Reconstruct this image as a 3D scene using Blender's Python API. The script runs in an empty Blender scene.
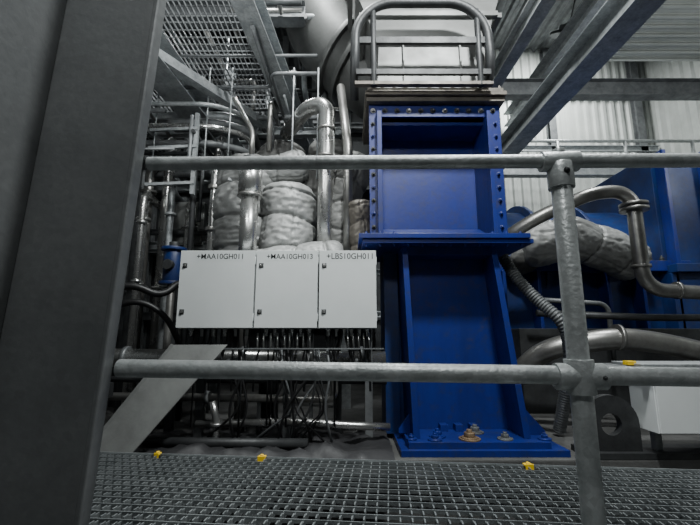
import bpy, bmesh, math, random
from mathutils import Vector, Matrix, noise
random.seed(7)
S=bpy.context.scene
COL=S.collection

# ------------------------------------------------------------------ materials
def mat(name,col,rough=.5,metal=0.,col2=None,nscale=6.,bump=0.,bscale=30.,spangle=0.,streak=False,lo=.35,hi=.7,spec=.5,rvar=.15,dirt=0.,bdist=.01):
    m=bpy.data.materials.new(name); m.use_nodes=True
    nt=m.node_tree; N=nt.nodes; Lk=nt.links
    bs=N['Principled BSDF']
    bs.inputs['Metallic'].default_value=metal
    bs.inputs['Specular IOR Level'].default_value=spec
    tc=N.new('ShaderNodeTexCoord'); mp=N.new('ShaderNodeMapping')
    Lk.new(tc.outputs['Object'],mp.inputs[0])
    if streak: mp.inputs['Scale'].default_value=(1,1,.15)
    n=N.new('ShaderNodeTexNoise'); n.inputs['Scale'].default_value=nscale; n.inputs['Detail'].default_value=8
    n.inputs['Roughness'].default_value=.65
    Lk.new(mp.outputs[0],n.inputs['Vector'])
    r=N.new('ShaderNodeValToRGB'); r.color_ramp.elements[0].position=lo; r.color_ramp.elements[1].position=hi
    c2=col2 or tuple(c*.6 for c in col)
    r.color_ramp.elements[0].color=(*c2,1); r.color_ramp.elements[1].color=(*col,1)
    Lk.new(n.outputs['Fac'],r.inputs['Fac'])
    out=r.outputs['Color']
    if spangle>0:
        v=N.new('ShaderNodeTexVoronoi'); v.inputs['Scale'].default_value=55
        Lk.new(tc.outputs['Object'],v.inputs['Vector'])
        bw=N.new('ShaderNodeRGBToBW'); Lk.new(v.outputs['Color'],bw.inputs[0])
        mr=N.new('ShaderNodeMapRange'); mr.inputs['To Min'].default_value=1-spangle; mr.inputs['To Max'].default_value=1+spangle
        Lk.new(bw.outputs[0],mr.inputs['Value'])
        mx=N.new('ShaderNodeVectorMath'); mx.operation='SCALE'
        Lk.new(out,mx.inputs[0]); Lk.new(mr.outputs[0],mx.inputs['Scale'])
        out=mx.outputs[0]
    if dirt>0:
        n3=N.new('ShaderNodeTexNoise'); n3.inputs['Scale'].default_value=11; n3.inputs['Detail'].default_value=10; n3.inputs['Roughness'].default_value=.75
        Lk.new(tc.outputs['Object'],n3.inputs['Vector'])
        r3=N.new('ShaderNodeMapRange'); r3.inputs['From Min'].default_value=.50; r3.inputs['From Max'].default_value=.70; r3.inputs['To Max'].default_value=dirt
        Lk.new(n3.outputs['Fac'],r3.inputs['Value'])
        mxx=N.new('ShaderNodeMix'); mxx.data_type='RGBA'; mxx.inputs[7].default_value=(.035,.035,.045,1)
        Lk.new(r3.outputs[0],mxx.inputs[0]); Lk.new(out,mxx.inputs[6]); out=mxx.outputs[2]
    Lk.new(out,bs.inputs['Base Color'])
    rr=N.new('ShaderNodeMapRange'); rr.inputs['To Min'].default_value=min(1,rough+rvar); rr.inputs['To Max'].default_value=max(.05,rough-rvar)
    Lk.new(n.outputs['Fac'],rr.inputs['Value']); Lk.new(rr.outputs[0],bs.inputs['Roughness'])
    if bump>0:
        n2=N.new('ShaderNodeTexNoise'); n2.inputs['Scale'].default_value=bscale; n2.inputs['Detail'].default_value=5
        Lk.new(tc.outputs['Object'],n2.inputs['Vector'])
        b=N.new('ShaderNodeBump'); b.inputs['Strength'].default_value=bump; b.inputs['Distance'].default_value=bdist
        Lk.new(n2.outputs['Fac'],b.inputs['Height']); Lk.new(b.outputs[0],bs.inputs['Normal'])
    return m
GALV=mat('galvanised_steel',(.48,.50,.51),.48,.5,(.29,.31,.32),9,.15,60,.16)
RAIL=mat('rail_galvanised',(.52,.54,.54),.42,.5,(.34,.36,.36),14,.2,90,.14)
COLM=mat('column_steel',(.145,.15,.152),.5,.2,(.09,.095,.098),2.5,.12,35,.07)
GRAT=mat('grating_steel',(.29,.31,.315),.42,.5,(.15,.165,.17),7,.2,80,.1)
BLUE=mat('blue_paint',(.007,.024,.205),.40,0,(.004,.013,.115),3.5,.08,25,0,True,.3,.7,dirt=.6,rvar=.1)
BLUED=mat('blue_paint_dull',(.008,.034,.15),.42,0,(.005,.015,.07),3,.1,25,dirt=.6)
WHITE=mat('cabinet_paint',(.70,.73,.73),.38,0,(.62,.65,.65),2,.03,200,rvar=.05)
SEAM=mat('dark_seal',(.03,.03,.03),.7)
STAIN=mat('stainless_pipe',(.62,.62,.61),.28,.9,(.42,.42,.41),6,.05,40)
STAIND=mat('stainless_dull',(.37,.365,.35),.36,.8,(.21,.205,.195),6,.1,40)
DARK=mat('dark_steel',(.055,.058,.06),.5,.3,(.025,.026,.028),6,.15,50)
MID=mat('grey_steel',(.20,.21,.215),.5,.35,(.10,.105,.11),6,.15,50)
CLAD=mat('cladding_sheet',(.36,.37,.36),.4,.5,(.22,.225,.22),4,.1,10)
DUCT=mat('duct_sheet',(.23,.235,.23),.5,.35,(.14,.142,.138),3,.1,12)
DUCTD=mat('duct_sheet_dark',(.12,.122,.12),.5,.35,(.07,.072,.07),3,.1,12)
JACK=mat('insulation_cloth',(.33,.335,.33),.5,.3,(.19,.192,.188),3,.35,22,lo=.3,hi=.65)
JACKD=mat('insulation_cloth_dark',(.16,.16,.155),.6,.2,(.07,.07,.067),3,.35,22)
CORR=mat('wall_sheet',(.50,.52,.50),.5,.1,(.40,.42,.40),2)
CONC=mat('concrete',(.10,.10,.098),.85,0,(.045,.045,.044),3,.4,40)
RUBB=mat('black_rubber',(.012,.012,.013),.45)
YEL=mat('yellow_plastic',(.85,.58,.02),.45,0,(.7,.45,.02))
RUST=mat('rusty_nut',(.33,.24,.15),.55,.5,(.16,.11,.07),20)
TEXTM=mat('label_ink',(.01,.01,.012),.6)
BROWN=mat('flange_brown',(.20,.18,.155),.5,.4,(.11,.098,.085),9)
TARP=mat('dark_tarp',(.032,.032,.034),.6,0,(.016,.016,.018),5,.4,12)

# ------------------------------------------------------------------ builder
class B:
    def __init__(s,name): s.n=name; s.bm=bmesh.new(); s.m=[]
    def mi(s,m):
        if m not in s.m: s.m.append(m)
        return s.m.index(m)
    def faces(s,vs,fs,m,smooth=False):
        v=[s.bm.verts.new(p) for p in vs]; i=s.mi(m)
        for f in fs:
            try:
                F=s.bm.faces.new([v[k] for k in f]); F.material_index=i; F.smooth=smooth
            except ValueError: pass
        return v
    def hexa(s,p,m):
        s.faces(p,[(0,3,2,1),(4,5,6,7),(0,1,5,4),(1,2,6,5),(2,3,7,6),(3,0,4,7)],m)
    def box(s,x0,x1,y0,y1,z0,z1,m):
        s.hexa([(x0,y0,z0),(x1,y0,z0),(x1,y1,z0),(x0,y1,z0),(x0,y0,z1),(x1,y0,z1),(x1,y1,z1),(x0,y1,z1)],m)
    def prism(s,pts,vec,m):
        vec=Vector(vec); n=len(pts); P=[Vector(p) for p in pts]; P+= [p+vec for p in P]
        fs=[tuple(range(n))[::-1],tuple(range(n,2*n))]+[(i,(i+1)%n,n+(i+1)%n,n+i) for i in range(n)]
        s.faces(P,fs,m)
    def frame(s,a,b,up=(0,0,1)):
        a=Vector(a);b=Vector(b); d=(b-a).normalized(); u=Vector(up)
        if abs(d.dot(u))>.98: u=Vector((0,1,0))
        x=d.cross(u).normalized(); y=x.cross(d).normalized()
        return a,b,x,y
    def bar(s,a,b,w,h,m,up=(0,0,1)):
        a,b,x,y=s.frame(a,b,up)
        q=[-x*w/2-y*h/2,x*w/2-y*h/2,x*w/2+y*h/2,-x*w/2+y*h/2]
        s.hexa([a+k for k in q]+[b+k for k in q],m)
    def ibeam(s,a,b,w,h,m,t=.014,up=(0,0,1)):
        a,b,x,y=s.frame(a,b,up)
        for o in (-1,1):
            s.bar(a+y*o*(h/2-t/2),b+y*o*(h/2-t/2),w,t,m,y)
        s.bar(a,b,t*.8,h-2*t,m,y)
    def channel(s,a,b,w,h,m,t=.01,up=(0,0,1)):
        a,b,x,y=s.frame(a,b,up)
        for o in (-1,1): s.bar(a+y*o*(h/2-t/2),b+y*o*(h/2-t/2),w,t,m,y)
        s.bar(a-x*(w/2-t/2),b-x*(w/2-t/2),t,h-2*t,m,y)
    def path(s,pts,R):
        P=[Vector(p) for p in pts]; out=[P[0]]
        for i in range(1,len(P)-1):
            d0=(P[i-1]-P[i]);d1=(P[i+1]-P[i]); l=min(R,d0.length*.48,d1.length*.48)
            A=P[i]+d0.normalized()*l; C=P[i]+d1.normalized()*l
            for k in range(9):
                t=k/8
                ww=math.cos((math.pi-d0.angle(d1))/2) if d0.angle(d1)>0.01 else 1
                den=(1-t)**2+2*ww*t*(1-t)+t*t
                out.append((A*(1-t)**2+P[i]*2*ww*t*(1-t)+C*t*t)/den)
        out.append(P[-1])
        o=[out[0]]
        for p in out[1:]:
            if (p-o[-1]).length>1e-4: o.append(p)
        return o
    def sweep(s,P,r,m,seg=16,fn=None,cap=True):
        n=len(P); T=[]
        for i in range(n):
            a=P[max(0,i-1)];b=P[min(n-1,i+1)]; T.append((b-a).normalized())
        u=Vector((0,0,1)) if abs(T[0].z)<.9 else Vector((1,0,0))
        u=(u-T[0]*u.dot(T[0])).normalized()
        vs=[];L=0
        for i in range(n):
            if i: L+=(P[i]-P[i-1]).length
            u=(u-T[i]*u.dot(T[i])).normalized(); w=T[i].cross(u)
            rr=r[i] if isinstance(r,(list,tuple)) else r
            for k in range(seg):
                a=2*math.pi*k/seg; d=u*math.cos(a)+w*math.sin(a)
                q=rr if fn is None else fn(P[i]+d*rr,rr,L,a)
                vs.append(P[i]+d*q)
        fs=[]
        for i in range(n-1):
            for k in range(seg):
                k2=(k+1)%seg; fs.append((i*seg+k,i*seg+k2,(i+1)*seg+k2,(i+1)*seg+k))
        v=s.faces(vs,fs,m,True)
        if cap:
            i=s.mi(m)
            for ring in (v[:seg][::-1],v[-seg:]):
                F=s.bm.faces.new(ring);F.material_index=i
    def tube(s,pts,r,m,bend=.08,seg=16): s.sweep(s.path(pts,bend) if len(pts)>2 else [Vector(p) for p in pts],r,m,seg)
    def ring(s,c,ax,r,h,m,seg=20):
        c=Vector(c);ax=Vector(ax).normalized(); s.sweep([c-ax*h/2,c+ax*h/2],r,m,seg)
    def bolt(s,c,ax,r,m,h=None):
        c=Vector(c);ax=Vector(ax).normalized();h=h or r*1.1
        s.sweep([c,c+ax*h*.25],r*1.5,m,14)
        P=[c+ax*h*.2,c+ax*h]; s.sweep(P,r,m,6); s.sweep([c,c+ax*h*1.5],r*.5,m,8)
    def lump(s,pts,r,m,amp=.2,freq=6,seams=.25,seg=96,bend=.15,seed=0,nq=5):
        P0=s.path(pts,bend) if len(pts)>2 else [Vector(p) for p in pts]
        P=[P0[0]]
        for p in P0[1:]:
            d=(p-P[-1]).length; k=max(1,int(d/.012)); a=P[-1]
            for j in range(1,k+1): P.append(a.lerp(p,j/k))
        tot=sum((P[i]-P[i-1]).length for i in range(1,len(P)))
        def fn(q,rr,L,a):
            v=q*freq+Vector((seed*7.3,0,0))
            k=1.0+amp*.55*noise.noise(v*.7)-amp*.22*abs(noise.noise(v*1.8))-amp*.20*abs(noise.noise(Vector((v.x*2.5,v.y*2.5,v.z*6))))
            sh=.15*noise.noise(v*.7)
            ph=((L+sh*.5)%seams)/seams; pa=((a/(2*math.pi)*nq+sh*2)%1)
            k+=.06*math.sin(math.pi*ph)**.5-.02
            k-=.09*max(0,1-min(ph,1-ph)*16)
            k-=.06*max(0,1-min(pa,1-pa)*16)
            # tufting stitches inside each quilted panel
            k-=.05*max(0,math.cos(4*math.pi*ph)*math.cos(6*math.pi*pa))**4
            e=min(L,tot-L)/ (rr*.6)
            if e<1: k*=math.sqrt(max(0.02,1-(1-e)**2))*.45+.55
            return rr*k
        s.sweep(P,r,m,seg,fn)
    def done(s,bev=.0,parent=None):
        bmesh.ops.recalc_face_normals(s.bm,faces=s.bm.faces)
        me=bpy.data.meshes.new(s.n); s.bm.to_mesh(me); s.bm.free()
        for m in s.m: me.materials.append(m)
        o=bpy.data.objects.new(s.n,me); COL.objects.link(o)
        if bev>0:
            b=o.modifiers.new('bevel','BEVEL'); b.width=bev; b.segments=2; b.limit_method='ANGLE'; b.angle_limit=math.radians(50)
        if parent: o.parent=parent
        return o

# ------------------------------------------------------------------ room
def corrugated(name,fn,length,z0,z1,m,pitch=.2,d=.045,t=.0):
    b=B(name); prof=[]; s=0
    while s<length:
        prof+= [(s,0),(s+pitch*.3,0),(s+pitch*.45,d),(s+pitch*.8,d),(s+pitch*.95,0)]; s+=pitch
    vs=[];n=len(prof)
    for z in (z0,z1):
        for q in prof: vs.append(fn(q[0],q[1],z))
    b.faces(vs,[(i,i+1,n+i+1,n+i) for i in range(n-1)],m)
    return b.done()
X0,X1,Y0,Y1,ZF,ZC=-6.,7.,-3.,8.6,-1.1,7.4
corrugated('wall_back',lambda s,d,z:(X0+s,Y1-d,z),X1-X0,ZF,ZC,CORR)
corrugated('wall_front',lambda s,d,z:(X0+s,Y0+d,z),X1-X0,ZF,ZC,MID,.4)
corrugated('wall_left',lambda s,d,z:(X0+d,Y0+s,z),Y1-Y0,ZF,ZC,MID,.4)
corrugated('wall_right',lambda s,d,z:(X1-d,Y0+s,z),Y1-Y0,ZF,ZC,CORR,.25)
corrugated('ceiling',lambda s,d,z:(X0+s,z,ZC-d),X1-X0,Y0,Y1,MID,.25)
f=B('floor'); f.box(X0,X1,Y0,Y1,ZF-.1,ZF,CONC); f.done()
f=B('machine_foundation'); f.box(-4.5,6.5,2.95,8.3,ZF,-.16,CONC); f.done(.01)
f=B('shade_backdrop')  # added dark ribbed box, stands in for light falloff on the left back wall
f.box(-5.6,1.2,7.3,8.2,-.16,6.6,DARK)
for i in range(12): f.ibeam((-5.5+i*.6,7.22,-.16),(-5.5+i*.6,7.22,6.6),.1,.14,MID)
for z in (1.0,2.2,3.4,4.6,5.8): f.ibeam((-5.6,7.15,z),(1.2,7.15,z),.14,.14,MID)
f.done()

# ------------------------------------------------------------------ column
c=B('steel_column')
zt,zb=3.4,-1.1
def cx(z,off): return -.635+.049*(z-.25)+off
def cplate(o0,o1,y0,y1,m=COLM):
    a,b_=zb,zt
    c.hexa([(cx(a,o0),y0,a),(cx(a,o1),y0,a),(cx(a,o1),y1,a),(cx(a,o0),y1,a),(cx(b_,o0),y0,b_),(cx(b_,o1),y0,b_),(cx(b_,o1),y1,b_),(cx(b_,o0),y1,b_)],m)
cplate(-.32,-.016,1.06,1.074)
cplate(-.016,0,1.03,1.074)
cplate(-.32,-.295,.62,1.06)
cplate(-.25,-.23,1.074,1.36)
cplate(-.50,-.22,1.36,1.385)
cplate(-.62,-.295,.60,.62)
c.done(.004)

# ------------------------------------------------------------------ guard rail
g=B('guard_rail')
def ry(x): return 1.07-.045*x
g.tube([(-.585,ry(-.58),1.185),(2.4,ry(2.4),1.145)],.0195,RAIL,seg=24)
g.tube([(-.615,ry(-.62),.608),(2.4,ry(2.4),.575)],.0235,RAIL,seg=24)
px=.580; py_=ry(px)
g.tube([(px,py_,0.0),(px,py_,1.15)],.0265,RAIL,seg=24)
g.ring((px,py_,1.168),(1,-.045,0),.028,.10,RAIL); g.ring((px,py_,1.125),(0,0,1),.034,.07,RAIL)
g.ring((px,py_,1.192),(0,0,1),.018,.02,RAIL)
g.ring((px,py_,.592),(1,-.045,0),.033,.12,RAIL); g.ring((px,py_,.592),(0,0,1),.035,.085,RAIL)
g.bolt((px,py_-.033,1.13),(0,-1,0),.006,DARK); g.bolt((px+.042,py_-.031,.592),(0,-1,0),.006,DARK)
g.ring((px,py_,.006),(0,0,1),.06,.012,RAIL)
g.tube([(2.35,ry(2.35),0),(2.35,ry(2.35),1.165)],.0265,RAIL,seg=24)
g.done(.001)

# ------------------------------------------------------------------ grating
def grating(name,x0,x1,y0,y1,z,sx,sy,m,rot=0,piv=(0,0),h=.03,t=.002,serr=False):
    b=B(name)
    x=x0
    while x<=x1:
        b.box(x-t,x+t,y0,y1,z-h,z-.004 if serr else z,m)
        if serr:
            y=y0+.01
            while y<y1-.03 and y<y1:
                if y>1.35: b.box(x-t*1.2,x+t*1.2,y,y+sy*.45,z-.006,z+.004,m)
                y+=sy
        x+=sx
    y=y0
    while y<=y1:
        if serr:
            b.hexa([(x0,y-t,z-.014),(x1,y-t,z-.014),(x1,y+t,z-.014),(x0,y+t,z-.014),(x0,y-t,z+.001),(x1,y-t,z+.001),(x1,y+t,z+.001),(x0,y+t,z+.001)],m)
        else: b.box(x0,x1,y-t*1.2,y+t*1.2,z-.014,z+.001,m)
        y+=sy
    b.box(x0,x1,y0-.005,y0,z-h,z+.002,m); b.box(x0,x1,y1,y1+.008,z-h-.01,z+.006,m)
    R=Matrix.Rotation(rot,4,'Z')
    bmesh.ops.transform(b.bm,matrix=Matrix.Translation((*piv,0))@R@Matrix.Translation((-piv[0],-piv[1],0)),verts=b.bm.verts)
    return b
gb=grating('floor_grating',-2.2,3.4,.2,2.38,0,.046,.066,GRAT,math.radians(-5.5),(0,1.2),t=.0024,serr=True)
for x in (-2.0,-.4,1.2,2.8): gb.ibeam((x,.2,-.14),(x,2.10,-.14),.1,.18,DARK)
gb.channel((-2.2,2.57,-.13),(3.3,2.03,-.13),.06,.16,DARK)
for x in (-2,3.1): gb.bar((x,1.2,ZF),(x,1.2,-.22),.1,.1,DARK)
gb.done()
u=grating('overhead_walkway_grating',-3.2,-1.0,2.9,5.0,3.66,.05,.1,MID)
u.ibeam((-3.2,2.9,3.55),(-1,2.9,3.55),.1,.16,GALV)
u.done()
for i,(x,y,z) in enumerate([(-.50,2.43,.0),(-1.12,2.49,0),(.95,2.29,0)]):
    k=B('yellow_grating_clip'); w_=.022 if i!=1 else .014; k.box(x-w_,x+w_,y-.02,y+.02,z,z+.012,YEL); k.box(x-w_,x+w_,y-.024,y-.018,z-.02,z+.018,YEL); k.ring((x,y,z+.016),(0,0,1),.01,.010,YEL); k.done(.003)

# ------------------------------------------------------------------ control cabinets
def cabinet(x0,x1,z0,z1,text):
    y0,y1=3.0,3.27
    b=B('control_cabinet')
    b.box(x0,x1,y0+.03,y1,z0,z1,WHITE)
    b.box(x0+.008,x1-.008,y0+.02,y0+.03,z0+.008,z1-.008,SEAM)
    b.box(x0+.003,x1-.003,y0,y0+.02,z0+.003,z1-.003,WHITE)
    for z in (z0+.12,z1-.12):
        b.ring((x0+.04,y0-.003,z),(0,1,0),.015,.008,SEAM); b.box(x0+.022,x0+.058,y0-.001,y0+.002,z-.02,z+.02,MID); b.ring((x0+.04,y0-.006,z),(0,1,0),.010,.012,STAIN)
    for z in (z0+.08,z1-.08):
        b.ring((x1-.004,y0+.01,z),(0,0,1),.007,.06,WHITE)
    n=6
    for i in range(n):
        x=x0+.07+(x1-x0-.14)*i/(n-1); b.ring((x,3.13,z0-.03),(0,0,1),.016,.06,STAIN,12); b.ring((x,3.13,z0-.012),(0,0,1),.022,.02,STAIN,6)
    o=b.done(.003)
    cu=bpy.data.curves.new('label_text','FONT'); cu.body=text; cu.size=.078; cu.extrude=.0006; cu.align_x='CENTER'; cu.offset=.0003
    t=bpy.data.objects.new('tmp',cu); COL.objects.link(t); bpy.context.view_layer.update()
    me=bpy.data.meshes.new_from_object(t.evaluated_get(bpy.context.evaluated_depsgraph_get())); bpy.data.objects.remove(t)
    me.materials.clear(); me.materials.append(TEXTM)
    lt=bpy.data.objects.new('label_text',me); COL.objects.link(lt); w=max(v.co.x for v in me.vertices)-min(v.co.x for v in me.vertices)
    k=min(1,.35/w); lt.matrix_world=Matrix.Translation(((x0+x1)/2+.02,y0-.0012,z1-.068))@Matrix.Rotation(math.pi/2,4,'X')@Matrix.Diagonal((k,k*1.05,1,1)); lt.parent=o
    pb=B('label_strip'); pb.box((x0+x1)/2-.17,(x0+x1)/2+.205,y0-.0006,y0+.001,z1-.083,z1-.008,WHITE); pb.done(0,o)
cabinet(-1.295,-.722,.735,1.325,'+MAA10GH011')
cabinet(-.715,-.243,.735,1.325,'+MAA10GH013')
cabinet(-.236,.2,.735,1.325,'+LBS10GH011')
s=B('cabinet_support_frame')
for z in (.85,1.2): s.channel((-1.35,3.3,z),(.25,3.3,z),.05,.05,GALV)
for x in (-1.2,-.5,.15): s.bar((x,3.35,-.16),(x,3.35,1.3),.06,.06,MID); s.box(x-.08,x+.08,3.28,3.42,-.16,-.15,MID)
for x in (-.9,.05): s.bar((x,3.02,.5),(x,3.35,.5),.02,.02,MID)
s.bar((-1.3,3.03,.585),(.25,3.03,.585),.02,.010,MID)
s.done(.001)
cb=B('cable_bundle')
for (a,b_) in ((-1.295,-.722),(-.715,-.243),(-.236,.2)):
    for i in range(12):
        x=a+.05+(b_-a-.10)*i/11
        d=random.uniform(-.06,.06); y=3.13+random.uniform(-.02,.02)
        ze=random.choice([.52,.45,.3,.05])
        cb.tube([(x,y,.73),(x,y,.66),(x+d,y-.02,.50),(x+d*1.2,y-.02,ze-.03)],random.uniform(.006,.010),random.choice([RUBB,RUBB,DARK]),.1,8)
for i in range(16):
    x=random.uniform(-.9,-.1); y=random.uniform(3.04,3.1)
    cb.tube([(x,y,.58),(x+.03,y-.05,.40),(x+random.uniform(-.2,.2),y-.04,.16),(x+random.uniform(-.3,.3),y+.02,-.12)],random.uniform(.005,.010),random.choice([RUBB,RUBB,DARK,MID]),.1,8)
for i in range(9):
    x=-.70+.05*i+random.uniform(-.01,.01)
    cb.tube([(x,3.08,.70),(x+.004,3.07,.58)],.008,STAIN,seg=8)
for i in range(5):
    x=-.02+.04*i
    cb.tube([(x,3.08,.70),(x+.01,3.07,.58)],.007,STAIN,seg=8)
for i in range(5):
    x=-.62+.03*i
    cb.tube([(x,3.0,.50),(x+.01,2.98,.40)],.008,STAIN,seg=8)
cb.done()

# ------------------------------------------------------------------ blue pedestal
p=B('blue_machine_pedestal')
fy=3.2
def quadplate(xa0,xa1,xb0,xb1,y0,y1,z0,z1,m=BLUE,y0b=None):
    y0b=y0 if y0b is None else y0b
    p.hexa([(xb0,y0b,z0),(xb1,y0b,z0),(xb1,y1,z0),(xb0,y1,z0),(xa0,y0,z1),(xa1,y0,z1),(xa1,y1,z1),(xa0,y1,z1)],m)
zA,zB=1.40,-.07
quadplate(.425,.47,.47,.52,fy,3.62,zB,zA,BLUE,fy-.06)
quadplate(1.15,1.195,1.29,1.34,fy,3.62,zB,zA,BLUE,fy-.06)
quadplate(.46,1.16,.51,1.30,3.44,3.48,zB,zA)
p.box(.46,1.16,fy+.01,3.48,1.33,1.40,BLUE)
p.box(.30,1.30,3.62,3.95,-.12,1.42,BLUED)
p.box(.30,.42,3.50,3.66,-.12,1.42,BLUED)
p.box(.36,1.55,3.0,3.9,-.16,-.115,BLUE)
p.box(.42,1.44,3.04,3.75,-.115,-.07,BLUE)
p.prism([(1.34,3.25,-.07),(1.5,3.25,-.07),(1.5,3.25,-.04),(1.34,3.25,.14)],(0,.03,0),BLUE)
p.prism([(1.34,3.5,-.07),(1.52,3.5,-.07),(1.52,3.5,-.04),(1.34,3.5,.14)],(0,.03,0),BLUE)
p.prism([(.49,3.3,-.07),(.38,3.3,-.07),(.38,3.3,-.04),(.47,3.3,.08)],(0,.03,0),BLUE)
for x,y,r,m in ((.88,3.12,.042,RUST),(.66,3.2,.034,BLUE),(.98,3.32,.036,MID),(.62,3.10,.028,BLUE),(1.14,3.12,.030,MID),(1.43,3.12,.026,BLUE),(1.43,3.38,.022,BLUE),(.45,3.12,.022,BLUE)):
    p.ring((x,y,-.065),(0,0,1),r*1.9,.012,m); p.bolt((x,y,-.062),(0,0,1),r,m,r*1.0)
for i in range(3): p.box(.72+.12*i,.78+.12*i,3.36,3.44,-.07,-.02,BLUE)
p.box(.10,1.45,3.08,3.95,1.40,1.435,BLUE)
p.box(.07,1.42,3.06,3.95,1.437,1.475,BLUE)
for i in range(12):
    x=.13+i*.112; p.bolt((x,3.11,1.40),(0,0,-1),.013,BLUE,.016)
for i in (0,1,2,9,10,11):
    x=.13+i*.112; p.bolt((x,3.11,1.475),(0,0,1),.014,BLUE,.018)
zt0,zt1=1.475,2.66
p.box(.165,.27,fy,fy+.03,zt0,zt1,BLUE)
p.box(.255,.27,fy+.03,3.75,zt0,zt1,BLUE)
p.box(1.17,1.30,fy,fy+.03,zt0,zt1,BLUE)
p.box(1.17,1.185,fy+.03,3.75,zt0,zt1,BLUE)
p.box(.27,1.17,fy,fy+.03,2.55,zt1,BLUE)
p.box(.255,1.18,3.55,3.58,zt0,zt1,BLUE)
p.box(.255,1.18,fy+.06,3.58,2.50,2.53,BLUE)
p.box(.23,.27,fy-.05,fy,zt0,2.58,BLUE); p.box(1.17,1.20,fy-.05,fy,zt0,2.58,BLUE)
p.prism([(.27,3.2,1.475),(.27,3.5,1.475),(.27,3.5,1.62)],(.9,0,0),BLUE)
p.box(.14,1.33,3.14,3.95,2.662,2.70,BROWN)
for i in range(11): p.bolt((.2+i*.104,fy,2.605),(0,-1,0),.016,DARK if i%3 else STAIND,.02)
for i in range(9):
    z=1.56+i*.115
    p.bolt((.198,fy,z),(0,-1,0),.013,BLUE if i%2 else DARK,.018); p.bolt((1.255,fy,z),(0,-1,0),.013,BLUE,.018)
p.done(.004)

# ------------------------------------------------------------------ exhaust duct
d=B('exhaust_duct')
d.box(.13,1.34,3.11,3.96,2.704,2.74,BROWN); d.box(.15,1.32,3.13,3.94,2.745,2.78,BROWN)
for i in range(12): d.bolt((.18+i*.102,3.17,2.78),(0,0,1),.016,BROWN,.03)
def rsec(x0,x1,y0,y1,z): return [(x0,y0,z),(x1,y0,z),(x1,y1,z),(x0,y1,z)]
def rloft(secs,m):
    vs=[]
    for q in secs: vs+=q
    d.faces(vs,[(i*4+k,i*4+(k+1)%4,(i+1)*4+(k+1)%4,(i+1)*4+k) for i in range(len(secs)-1) for k in range(4)],m)
rloft([rsec(.24,1.22,3.22,3.9,2.78),rsec(.26,1.24,3.24,3.9,3.30),rsec(.05,1.45,3.34,4.4,3.95),rsec(-.05,1.55,3.4,4.6,5.0),rsec(-.05,1.55,3.4,4.6,7.3)],DUCT)
for x in (.48,.99): d.bar((x,3.205,2.80),(x,3.225,3.30),.012,.03,DUCT,(0,1,0))
for z in (3.30,): d.bar((.22,3.22,z),(1.27,3.22,z),.05,.03,DUCT)
for z,a0,a1,y in ((3.62,.13,1.37,3.27),(3.95,.02,1.48,3.32),(4.5,-.04,1.53,3.36)):
    d.bar((a0,y,z),(a1,y,z),.05,.05,DUCT)
    d.bar((a0-.02,y,z),(a0-.02,4.4,z),.05,.05,DUCT); d.bar((a1+.02,y,z),(a1+.02,4.4,z),.05,.05,DUCT)
d.sweep(d.path([(.5,4.3,3.5),(-.35,4.3,4.2),(-.6,4.3,7.2)],.5),[.45]*11,DUCTD,40)
for z in (4.6,4.9,5.2): d.ring((-.42,4.3,z),(-.08,0,1),.49,.04,DUCT,40)
d.ring((-.06,4.3,3.96),(-.77,0,.63),.52,.05,DUCTD,40); d.ring((.1,4.3,3.83),(-.77,0,.63),.52,.05,DUCTD,40)
d.done(.002)
a=B('tubular_guard_frame')
ay=3.05
a.tube([(.04,ay+.2,2.74),(.04,ay,2.95),(.05,ay,3.34),(.25,ay,3.54),(.98,ay,3.54),(1.18,ay,3.34),(1.2,ay,2.95),(1.2,ay+.2,2.74)],.040,DARK,.2,20)
a.tube([(.2,ay,2.74),(.2,ay,3.47)],.026,DARK); a.tube([(1.1,ay,2.74),(1.1,ay,3.47)],.026,DARK)
a.bar((.05,ay,3.17),(1.19,ay,3.17),.03,.06,DARK); a.bar((.05,ay,2.87),(1.19,ay,2.87),.03,.05,DARK)
a.bar((.04,ay,2.76),(1.2,ay,2.76),.05,.03,BROWN)
a.done(.002)

# ------------------------------------------------------------------ overhead beams
b=B('overhead_steelwork')
b.ibeam((2.55,1.9,3.62),(2.5,8.3,3.62),.27,.30,GALV)
b.ibeam((1.3,6.9,3.62),(6.9,6.9,3.62),.16,.22,GALV)
b.ibeam((1.70,1.9,3.58),(1.66,4.8,3.58),.13,.20,GALV)
b.ibeam((-.98,1.9,3.55),(-.58,6.9,3.55),.20,.26,GALV)
b.ibeam((-2.02,1.9,3.36),(-1.68,7.1,3.36),.32,.28,GALV)
b.ibeam((-5.9,6.0,3.05),(0,6.0,3.05),.2,.24,MID)
b.ibeam((-5.9,3.9,4.2),(-.5,3.9,4.2),.16,.22,MID)
b.ibeam((2.2,6.6,5.05),(6.9,6.6,5.05),.2,.32,MID)
b.ibeam((3.6,2.2,5.4),(3.6,8.3,5.4),.3,.3,GALV)
b.ibeam((-1.4,2,5.2),(-1.2,7.1,5.2),.2,.25,MID)
b.ibeam((-3,2,4.9),(-2.8,7.1,4.9),.2,.25,MID)
for y in (2.6,4.6): b.ibeam((-5.9,y,5.0),(-.2,y,5.0),.14,.18,MID)
b.bar((-1.9,3.3,3.3),(-.9,5.0,3.3),.1,.1,GALV)
b.done(.002)
w=B('wall_framing')
for x in (2.3,4.6,6.6): w.ibeam((x,8.45,ZF),(x,8.45,ZC-.1),.16,.16,MID)
for z in (1.2,3.0,4.75,6.2): w.channel((1.4,8.35,z),(X1-.1,8.35,z),.06,.14,GALV)
w.done()
w=B('overhead_platform_deck')
w.box(3.8,6.8,3.0,6.5,5.62,5.66,CORR)
for i in range(18): w.channel((3.8,3.1+i*.2,5.59),(6.8,3.1+i*.2,5.59),.05,.05,CORR)
w.done()
w=B('upper_walkway_rail')
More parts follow.
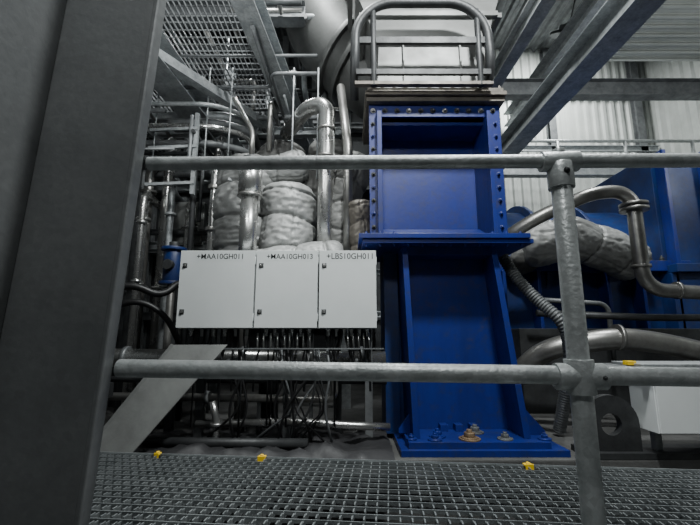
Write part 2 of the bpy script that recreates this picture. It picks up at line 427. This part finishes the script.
for z in (4.35,4.0): w.tube([(2.2,7.2,z),(6.8,7.2,z)],.03,RAIL)
for x in (2.7,4.0,5.3,6.6): w.tube([(x,7.2,3.7),(x,7.2,4.35)],.03,RAIL)
w.tube([(2.6,7.2,3.73),(6.8,7.2,3.73)],.04,RAIL)
w.done()

# ------------------------------------------------------------------ insulated bodies (left centre)
j=B('insulation_jacket')
j.lump([(-1.10,4.1,1.2),(-1.10,4.1,2.55)],.33,JACK,.26,3.5,.33,seed=1)
j.lump([(-.66,4.0,1.2),(-.66,4.0,2.2)],.30,JACK,.26,3.5,.30,seed=2)
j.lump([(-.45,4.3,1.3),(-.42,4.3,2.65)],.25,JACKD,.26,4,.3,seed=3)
j.lump([(-1.25,4.0,2.34),(-.45,4.0,2.44)],.17,JACK,.26,5,.25,seed=4)
j.lump([(-1.1,3.75,1.28),(-.05,3.7,1.38)],.19,JACK,.26,4,.3,seed=5)
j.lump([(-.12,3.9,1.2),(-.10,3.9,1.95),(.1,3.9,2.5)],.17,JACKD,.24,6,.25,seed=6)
j.lump([(.12,3.7,1.3),(.1,3.7,1.95)],.12,BROWN,.24,7,.2,seed=8,nq=4)
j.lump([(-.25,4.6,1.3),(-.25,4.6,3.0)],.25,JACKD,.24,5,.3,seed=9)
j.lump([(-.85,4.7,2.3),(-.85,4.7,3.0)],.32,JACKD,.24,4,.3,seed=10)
j.tube([(-.8,4.1,-.16),(-.8,4.1,1.4)],.1,DARK)
j.done()
q=B('steam_pipe')
q.tube([(-.93,3.55,1.2),(-.93,3.55,2.05)],.08,STAIN,seg=28); q.ring((-.93,3.55,2.12),(0,0,1),.108,.36,STAIN,28)
q.ring((-.93,3.55,2.31),(0,0,1),.085,.03,DARK); q.ring((-.93,3.55,1.95),(0,0,1),.114,.015,STAIND); q.tube([(-.93,3.55,2.28),(-.93,3.55,2.6),(-1.2,3.8,3.1)],.025,STAIND)
q.tube([(-.93,3.55,-.16),(-.93,3.55,1.22)],.05,STAIND)
q.done()
q=B('steam_pipe')
q.tube([(-.75,4.4,3.02),(-.45,3.9,3.06),(-.24,3.8,3.04),(-.24,3.8,2.35),(-.24,3.8,1.2)],.082,STAIN,.18,24)
for z in (2.75,2.45): q.ring((-.24,3.8,z),(0,0,1),.092,.03,STAIND)
q.tube([(-.02,3.7,1.2),(-.02,3.7,2.5),(-.1,3.9,3.3)],.045,STAIND,.16,20)
q.ring((-.02,3.7,2.35),(0,0,1),.06,.1,STAIN)
q.done()

# ------------------------------------------------------------------ piping clutter, left (one mass)
q=B('process_piping')
for x,y,r,z0,z1,m in ((-2.32,4.4,.05,.2,2.6,STAIND),(-2.15,4.5,.06,.2,3.0,STAIN),(-2.0,4.3,.035,.2,2.3,GALV),(-1.86,4.5,.055,.3,2.2,STAIN),(-1.72,4.2,.03,.2,3.0,DARK),
    (-1.6,4.6,.045,.2,3.0,MID),(-2.5,4.6,.07,-.1,3.0,MID),(-1.52,4.3,.03,.5,2.9,STAIND),(-2.8,5.0,.08,-.1,3.0,MID),(-2.42,4.1,.03,.1,2.7,STAIN),(-2.22,4.15,.045,.1,2.2,STAIN),(-2.1,3.9,.03,.1,2.1,STAIN)):
    q.tube([(x,y,-.16),(x,y,z1),(x-.2,y+.6,z1+.1),(x-.2,y+1.2,z1+.1)],r,m,.12)
    q.ring((x,y,z1-.3),(0,0,1),r*1.7,.03,m); q.ring((x,y,1.2),(0,0,1),r*1.6,.025,m)
for z,y,r,m in ((2.75,4.1,.04,MID),(2.9,4.0,.03,STAIN),(3.05,4.2,.05,MID),(3.1,3.9,.025,GALV),(2.6,4.6,.045,MID),(3.3,4.5,.06,GALV),(1.9,4.7,.04,MID),(2.45,4.9,.03,DARK)):
    q.tube([(-4.5,y,z),(-1.5,y,z),(-1.2,y+.3,z+.05),(-1.2,y+1.2,z+.05)],r,m,.15)
for i in range(80):
    x=random.uniform(-2.9,-.1); y=random.uniform(3.7,6.2); z=random.uniform(2.5,4.4)
    L=random.uniform(.5,1.6); ax=random.choice([0,1,2]); r=random.uniform(.012,.035)
    e=[x,y,z]; e[ax]+=L*random.choice([-1,1]); e2=list(e); ax2=(ax+random.choice([1,2]))%3; e2[ax2]+=random.uniform(.3,.9)*random.choice([-1,1])
    q.tube([(x,y,z),e,e2],r,random.choice([DARK,MID,STAIND,GALV,DARK]),.07,10)
for x in (-1.55,-1.3,-.62,-.35,-2.1,-2.6): q.tube([(x,4.0,2.3),(x,4.0,3.6)],.009,GALV,seg=8)
for x in (-2.95,-1.62,-.05):
    q.ibeam((x,4.9,-.16),(x,4.9,4.2),.12,.12,GALV)
for z in (1.75,2.5,3.25): q.ibeam((-3,4.8,z),(-.0,4.8,z),.1,.1,GALV)
for z in (2.2,2.4,2.6,2.8): q.bar((-2.1,3.9,z),(-1.6,3.9,z+.02),.03,.03,GALV)
q.bar((-1.62,3.92,2.1),(-1.62,3.92,3.0),.04,.04,GALV)
q.bar((-2.95,4.8,2.4),(-1.62,4.8,3.2),.05,.05,GALV); q.bar((-1.62,4.7,1.75),(-.05,4.7,2.6),.05,.05,MID)
q.done()
q=B('cable_tray')
for (z,y0,x) in ((3.0,2.6,-2.6),):
    for dx in (0,.3): q.bar((x+dx,y0,z),(x+dx*.9,6.5,z),.006,.07,GALV)
    for i in range(14): q.bar((x,y0+.1+i*.28,z-.02),(x+.3,y0+.1+i*.28,z-.02),.03,.012,GALV)
    for k in range(5): q.tube([(x+.04+k*.05,y0,z+.0),(x+.05+k*.05,4.5,z+.01),(x+.04+k*.05,6.5,z)],.014,RUBB,.2,8)
for x,z in ((-2.75,3.0),):
    for y in (3.4,5.0): q.bar((x,y,z-.06),(x+.6,y,z-.06),.04,.04,GALV); q.bar((x+.02,y,z-.06),(x+.02,y,3.55),.03,.03,GALV); q.bar((x+.55,y,z-.06),(x+.55,y,3.55),.03,.03,GALV)
q.done()
q=B('valve_actuator')
q.ring((-1.75,3.9,1.35),(0,0,1),.09,.3,BLUED); q.ring((-1.75,3.9,1.52),(0,0,1),.12,.03,BLUED);q.ring((-1.75,3.9,1.18),(0,0,1),.12,.03,BLUED)
q.ring((-1.75,3.9,1.56),(0,0,1),.05,.06,DARK); q.tube([(-1.75,3.9,-.16),(-1.75,3.9,1.2)],.035,STAIND)
q.ring((-1.75,3.82,1.35),(0,1,0),.05,.1,DARK); q.done(.002)
q=B('steam_pipe')
q.tube([(-1.42,4.0,-.16),(-1.42,4.0,2.5),(-1.42,4.5,2.6)],.045,STAIN,.12,20); q.ring((-1.42,4.0,1.75),(0,0,1),.07,.04,STAIND); q.ring((-1.42,4.0,2.2),(0,0,1),.07,.04,STAIND); q.done(.002)
q=B('electrical_panel')
q.box(-2.35,-1.8,4.75,4.88,1.75,2.3,CLAD); q.box(-2.33,-1.82,4.735,4.75,1.77,2.28,CLAD); q.bar((-2.07,4.9,-.16),(-2.07,4.9,2.2),.05,.05,MID); q.ring((-1.88,4.73,2.0),(0,1,0),.015,.02,DARK); q.done(.003)

# ------------------------------------------------------------------ low level stuff, left
q=B('horizontal_header_pipe')
q.tube([(-2.6,3.5,.50),(.30,3.5,.47)],.075,STAIN,seg=28)
for x in (-1.9,-.9,.1): q.ring((x,3.5,.49),(1,0,0),.10,.04,MID)
for x in (-1.5,-.1): q.bar((x,3.5,-.16),(x,3.5,.42),.06,.06,DARK)
q.done()
q=B('drain_piping')
q.tube([(-2.3,3.25,.22),(-.35,3.22,.20),(-.12,3.22,.20),(-.12,3.22,.32),(-.12,3.22,.45)],.03,STAIND,.08)
q.tube([(-1.15,3.15,.03),(-.35,3.15,.05),(.0,3.15,.02),(.3,3.2,.0)],.028,STAIN,.08)
q.tube([(-2.4,3.4,.33),(.3,3.4,.31)],.025,DARK)
q.tube([(-1.9,3.1,-.08),(-.3,3.05,-.08)],.035,DARK)
for x in (-1.7,-.7,-.3): q.bar((x,3.23,-.16),(x,3.23,.18),.03,.03,DARK)
for x in (-1.1,-.5): q.ring((x,3.23,.21),(1,0,0),.05,.03,MID)
q.tube([(-.98,3.1,-.1),(-.98,3.1,.06),(-1.02,3.1,.2)],.025,STAIN,.05); q.ring((-.98,3.1,.04),(0,0,1),.045,.02,STAIN)
q.done()
q=B('leaning_metal_sheet')
A=Vector((-1.10,3.0,.61));Bv=Vector((-1.58,2.75,-.10)); wv=Vector((.19,.03,0))
q.prism([A-wv,A+wv,Bv+wv*.75,Bv-wv*.75],(0,-.004,.006),CLAD)
q.bar(A-wv+Vector((0,-.005,.01)),Bv-wv*.75+Vector((0,-.005,.01)),.006,.02,CLAD)
q.done()
q=B('crumpled_tarp')
n=60; vs=[]
for i in range(n+1):
    for k in range(n//2+1):
        x=-2.3+2.6*i/n; y=2.62+.9*k/(n//2)
        v=Vector((x*3,y*3,0)); z=-.13+.13*abs(noise.noise(v))+.06*abs(noise.noise(v*3))
        if y<2.95: z-= (2.95-y)*.5
        vs.append((x,y,z))
m_=n//2+1
q.faces(vs,[(i*m_+k,i*m_+k+1,(i+1)*m_+k+1,(i+1)*m_+k) for i in range(n) for k in range(n//2)],TARP,True)
q.done()
q=B('left_steel_post')
q.ibeam((-1.95,2.9,-1.1),(-1.95,2.9,.45),.1,.1,DARK); q.bar((-2.6,2.95,.3),(-1.7,2.95,.3),.08,.1,DARK); q.done(.002)
q=B('flexible_hose')
q.tube([(-2.2,3.3,.9),(-1.85,3.3,1.12),(-1.6,3.4,1.0),(-1.5,3.5,1.15),(-1.35,3.5,1.1)],.03,RUBB,.15)
q.tube([(-2.2,3.3,.8),(-1.75,3.3,.98),(-1.55,3.4,.85),(-1.4,3.5,.5)],.025,RUBB,.15)
q.done()

# ------------------------------------------------------------------ turbine casing, right
q=B('turbine_casing')
q.box(1.75,4.0,5.0,7.0,-.16,1.55,BLUED)
q.sweep([Vector((1.75,6.0,1.55)),Vector((4.1,6.0,1.55))],.95,BLUED,48)
for x in (1.75,2.5,3.2,4.05): q.ring((x,6.0,1.55),(1,0,0),1.05,.06,BLUED,48)
q.box(1.7,4.2,4.85,5.1,1.45,1.58,BLUE)
for i in range(16): q.bolt((1.8+i*.15,4.92,1.58),(0,0,1),.03,DARK,.05)
for i in range(6): q.box(1.85+i*.42,1.89+i*.42,4.8,5.0,.2,1.45,BLUE)
q.box(3.9,6.3,4.9,6.9,1.5,3.0,BLUED); q.box(3.9,6.3,4.7,6.9,1.42,1.52,BLUED); q.box(3.9,6.3,4.8,6.9,-.16,1.42,BLUED)
for i in range(5): q.box(3.95+i*.55,4.0+i*.55,4.75,4.9,1.5,3.0,BLUE)
q.box(1.9,4.4,4.55,4.85,-.16,.75,DARK)
q.done(.006)
q=B('insulation_jacket')
q.lump([(2.0,4.6,1.70),(2.6,4.55,1.80),(3.4,4.65,1.52)],.25,JACK,.30,4,.4,seed=11)
q.lump([(2.1,4.8,1.7),(2.2,4.7,1.5)],.25,JACKD,.3,5,.3,seed=12)
q.done()
q=B('lube_oil_pipe')
q.tube([(1.6,4.2,1.66),(1.9,4.0,1.86),(2.5,3.9,2.12),(2.88,3.9,2.12),(2.88,3.9,1.12),(3.9,3.9,1.06),(4.8,3.9,1.06)],.068,STAIND,.2,24)
for c_,ax in (((2.88,3.9,1.93),(0,0,1)),((2.88,3.9,1.98),(0,0,1)),((2.88,3.9,1.35),(0,0,1)),((3.2,3.9,1.11),(1,0,0))): q.ring(c_,ax,.13 if c_[2]>1.9 else .085,.03,STAIND,24)
q.tube([(4.8,3.9,1.06),(4.8,3.9,-.16)],.07,STAIND)
q.done()
q=B('lube_oil_pipe')
q.tube([(1.6,4.3,.15),(1.9,4.0,.55),(2.5,3.8,.66),(2.95,3.8,.60),(3.6,3.8,.44),(4.5,3.8,.4),(4.5,3.8,-.16)],.10,STAIND,.2,24)
q.tube([(1.6,3.9,.30),(2.3,3.7,.36),(4.5,3.7,.3)],.08,MID,.2,24)
q.ring((2.5,3.8,.66),(1,0,-.05),.12,.03,STAIND,24)
q.tube([(1.9,4.1,.9),(3.0,4.0,.85),(4.5,4.0,.85)],.035,DARK,.1); q.tube([(1.9,4.2,1.05),(2.7,4.2,1.0),(2.7,4.2,.4)],.025,MID,.1)
q.done()
q=B('flexible_hose')
P=q.path([(1.34,3.45,1.36),(1.42,3.38,1.15),(1.56,3.3,.95),(1.70,3.2,.78),(1.78,3.3,.5),(1.78,3.6,-.12)],.2)
PP=[P[0]]
for x in P[1:]:
    k=max(1,int((x-PP[-1]).length/.004)); a0=PP[-1].copy()
    for i in range(1,k+1): PP.append(a0.lerp(x,i/k))
q.sweep(PP,[.046+.005*math.sin(i*1.1) for i in range(len(PP))],MID,20)
q.done()
q=B('junction_box')
q.box(2.08,2.70,2.85,3.1,.03,.47,WHITE); q.box(2.085,2.695,2.835,2.85,.035,.465,WHITE); q.ring((2.14,2.83,.4),(0,1,0),.014,.012,DARK)
q.bar((2.2,3.05,-.16),(2.2,3.05,.03),.05,.05,GALV); q.bar((2.6,3.05,-.16),(2.6,3.05,.03),.05,.05,GALV)
q.box(2.0,2.8,2.82,3.15,.47,.49,GALV); q.box(1.96,2.02,2.9,2.96,.475,.505,YEL)
q.done(.003)
q=B('lifting_lug')
N_=32; c0=Vector((1.86,3.0,.06)); Ro,Ri=.20,.075
vs=[]
for y in (3.0,3.06):
    for k in range(N_):
        t=2*math.pi*k/N_; ct,st=math.cos(t),math.sin(t)
        sx_,sz_=(Ro*ct,Ro*st) if st>=0 else (Ro*(1 if ct>0 else -1)*min(1,abs(ct)*1.6), -.20*min(1,abs(st)*1.6))
        vs.append((c0.x+sx_,y,c0.z+sz_))
    for k in range(N_):
        t=2*math.pi*k/N_; vs.append((c0.x+Ri*math.cos(t),y,c0.z+Ri*math.sin(t)))
fs=[]
for k in range(N_):
    k2=(k+1)%N_; o=2*N_
    fs+=[(k,k2,N_+k2,N_+k),(o+k,o+N_+k,o+N_+k2,o+k2),(k,o+k,o+k2,k2),(N_+k,N_+k2,o+N_+k2,o+N_+k)]
q.faces(vs,fs,DARK)
q.box(1.66,2.9,2.95,3.2,-.16,-.12,DARK)
q.done()

# ------------------------------------------------------------------ lamps
def lamp(x,y,z,e,size=.5,tgt=None,col=(.96,1,.99)):
    l=bpy.data.lights.new('high_bay_or_fill_light','AREA'); l.energy=e; l.size=size; l.color=col
    o=bpy.data.objects.new('high_bay_or_fill_light',l)
    d=(Vector(tgt)-Vector((x,y,z))) if tgt else Vector((0,0,-1))
    f=B('high_bay_or_fill_lamp'); f.ring((0,0,.06),(0,0,1),size*.55,.05,DARK,24); f.ring((0,0,.15),(0,0,1),size*.3,.14,MID,24)
    f.tube([(0,0,.2),(0,0,.7)],.012,DARK)
    h=f.done(); h.location=(x,y,z); h.rotation_euler=d.to_track_quat('-Z','Y').to_euler()
    COL.objects.link(o); o.parent=h
lamp(1.1,1.1,4.7,240,.3,(0.2,3.2,.8))
lamp(-.2,-.6,3.6,50,.4,(0,1.6,.5))
lamp(4.4,7.2,6.6,200,.6,(4.2,8.6,4.0))
lamp(3.2,3.6,5.2,130,.4,(2.8,4.5,1))
lamp(-1.3,5.4,5.6,150,.4,(-1.2,4.6,2))
lamp(-.4,3.0,5.4,150,.3,(-.6,3.8,2))
lamp(-1.2,1.9,2.9,20,.3,(-1.3,4.4,3.0))  # added low fill lamp, brightens the upper-left pipework from the front
lamp(5.6,2.4,3.4,55,.4,(5.0,5.0,5.6))  # added uplight, lightens the platform deck from below
W=bpy.data.worlds.new('World'); S.world=W; W.use_nodes=True
W.node_tree.nodes['Background'].inputs[0].default_value=(.5,.55,.6,1); W.node_tree.nodes['Background'].inputs[1].default_value=.1

cam=bpy.data.cameras.new('camera'); cam.lens=400*36/700; cam.sensor_width=36; cam.clip_start=.02
co=bpy.data.objects.new('camera',cam); co.location=(0,0,.7); co.rotation_euler=(math.radians(100),0,0); COL.objects.link(co)
S.camera=co
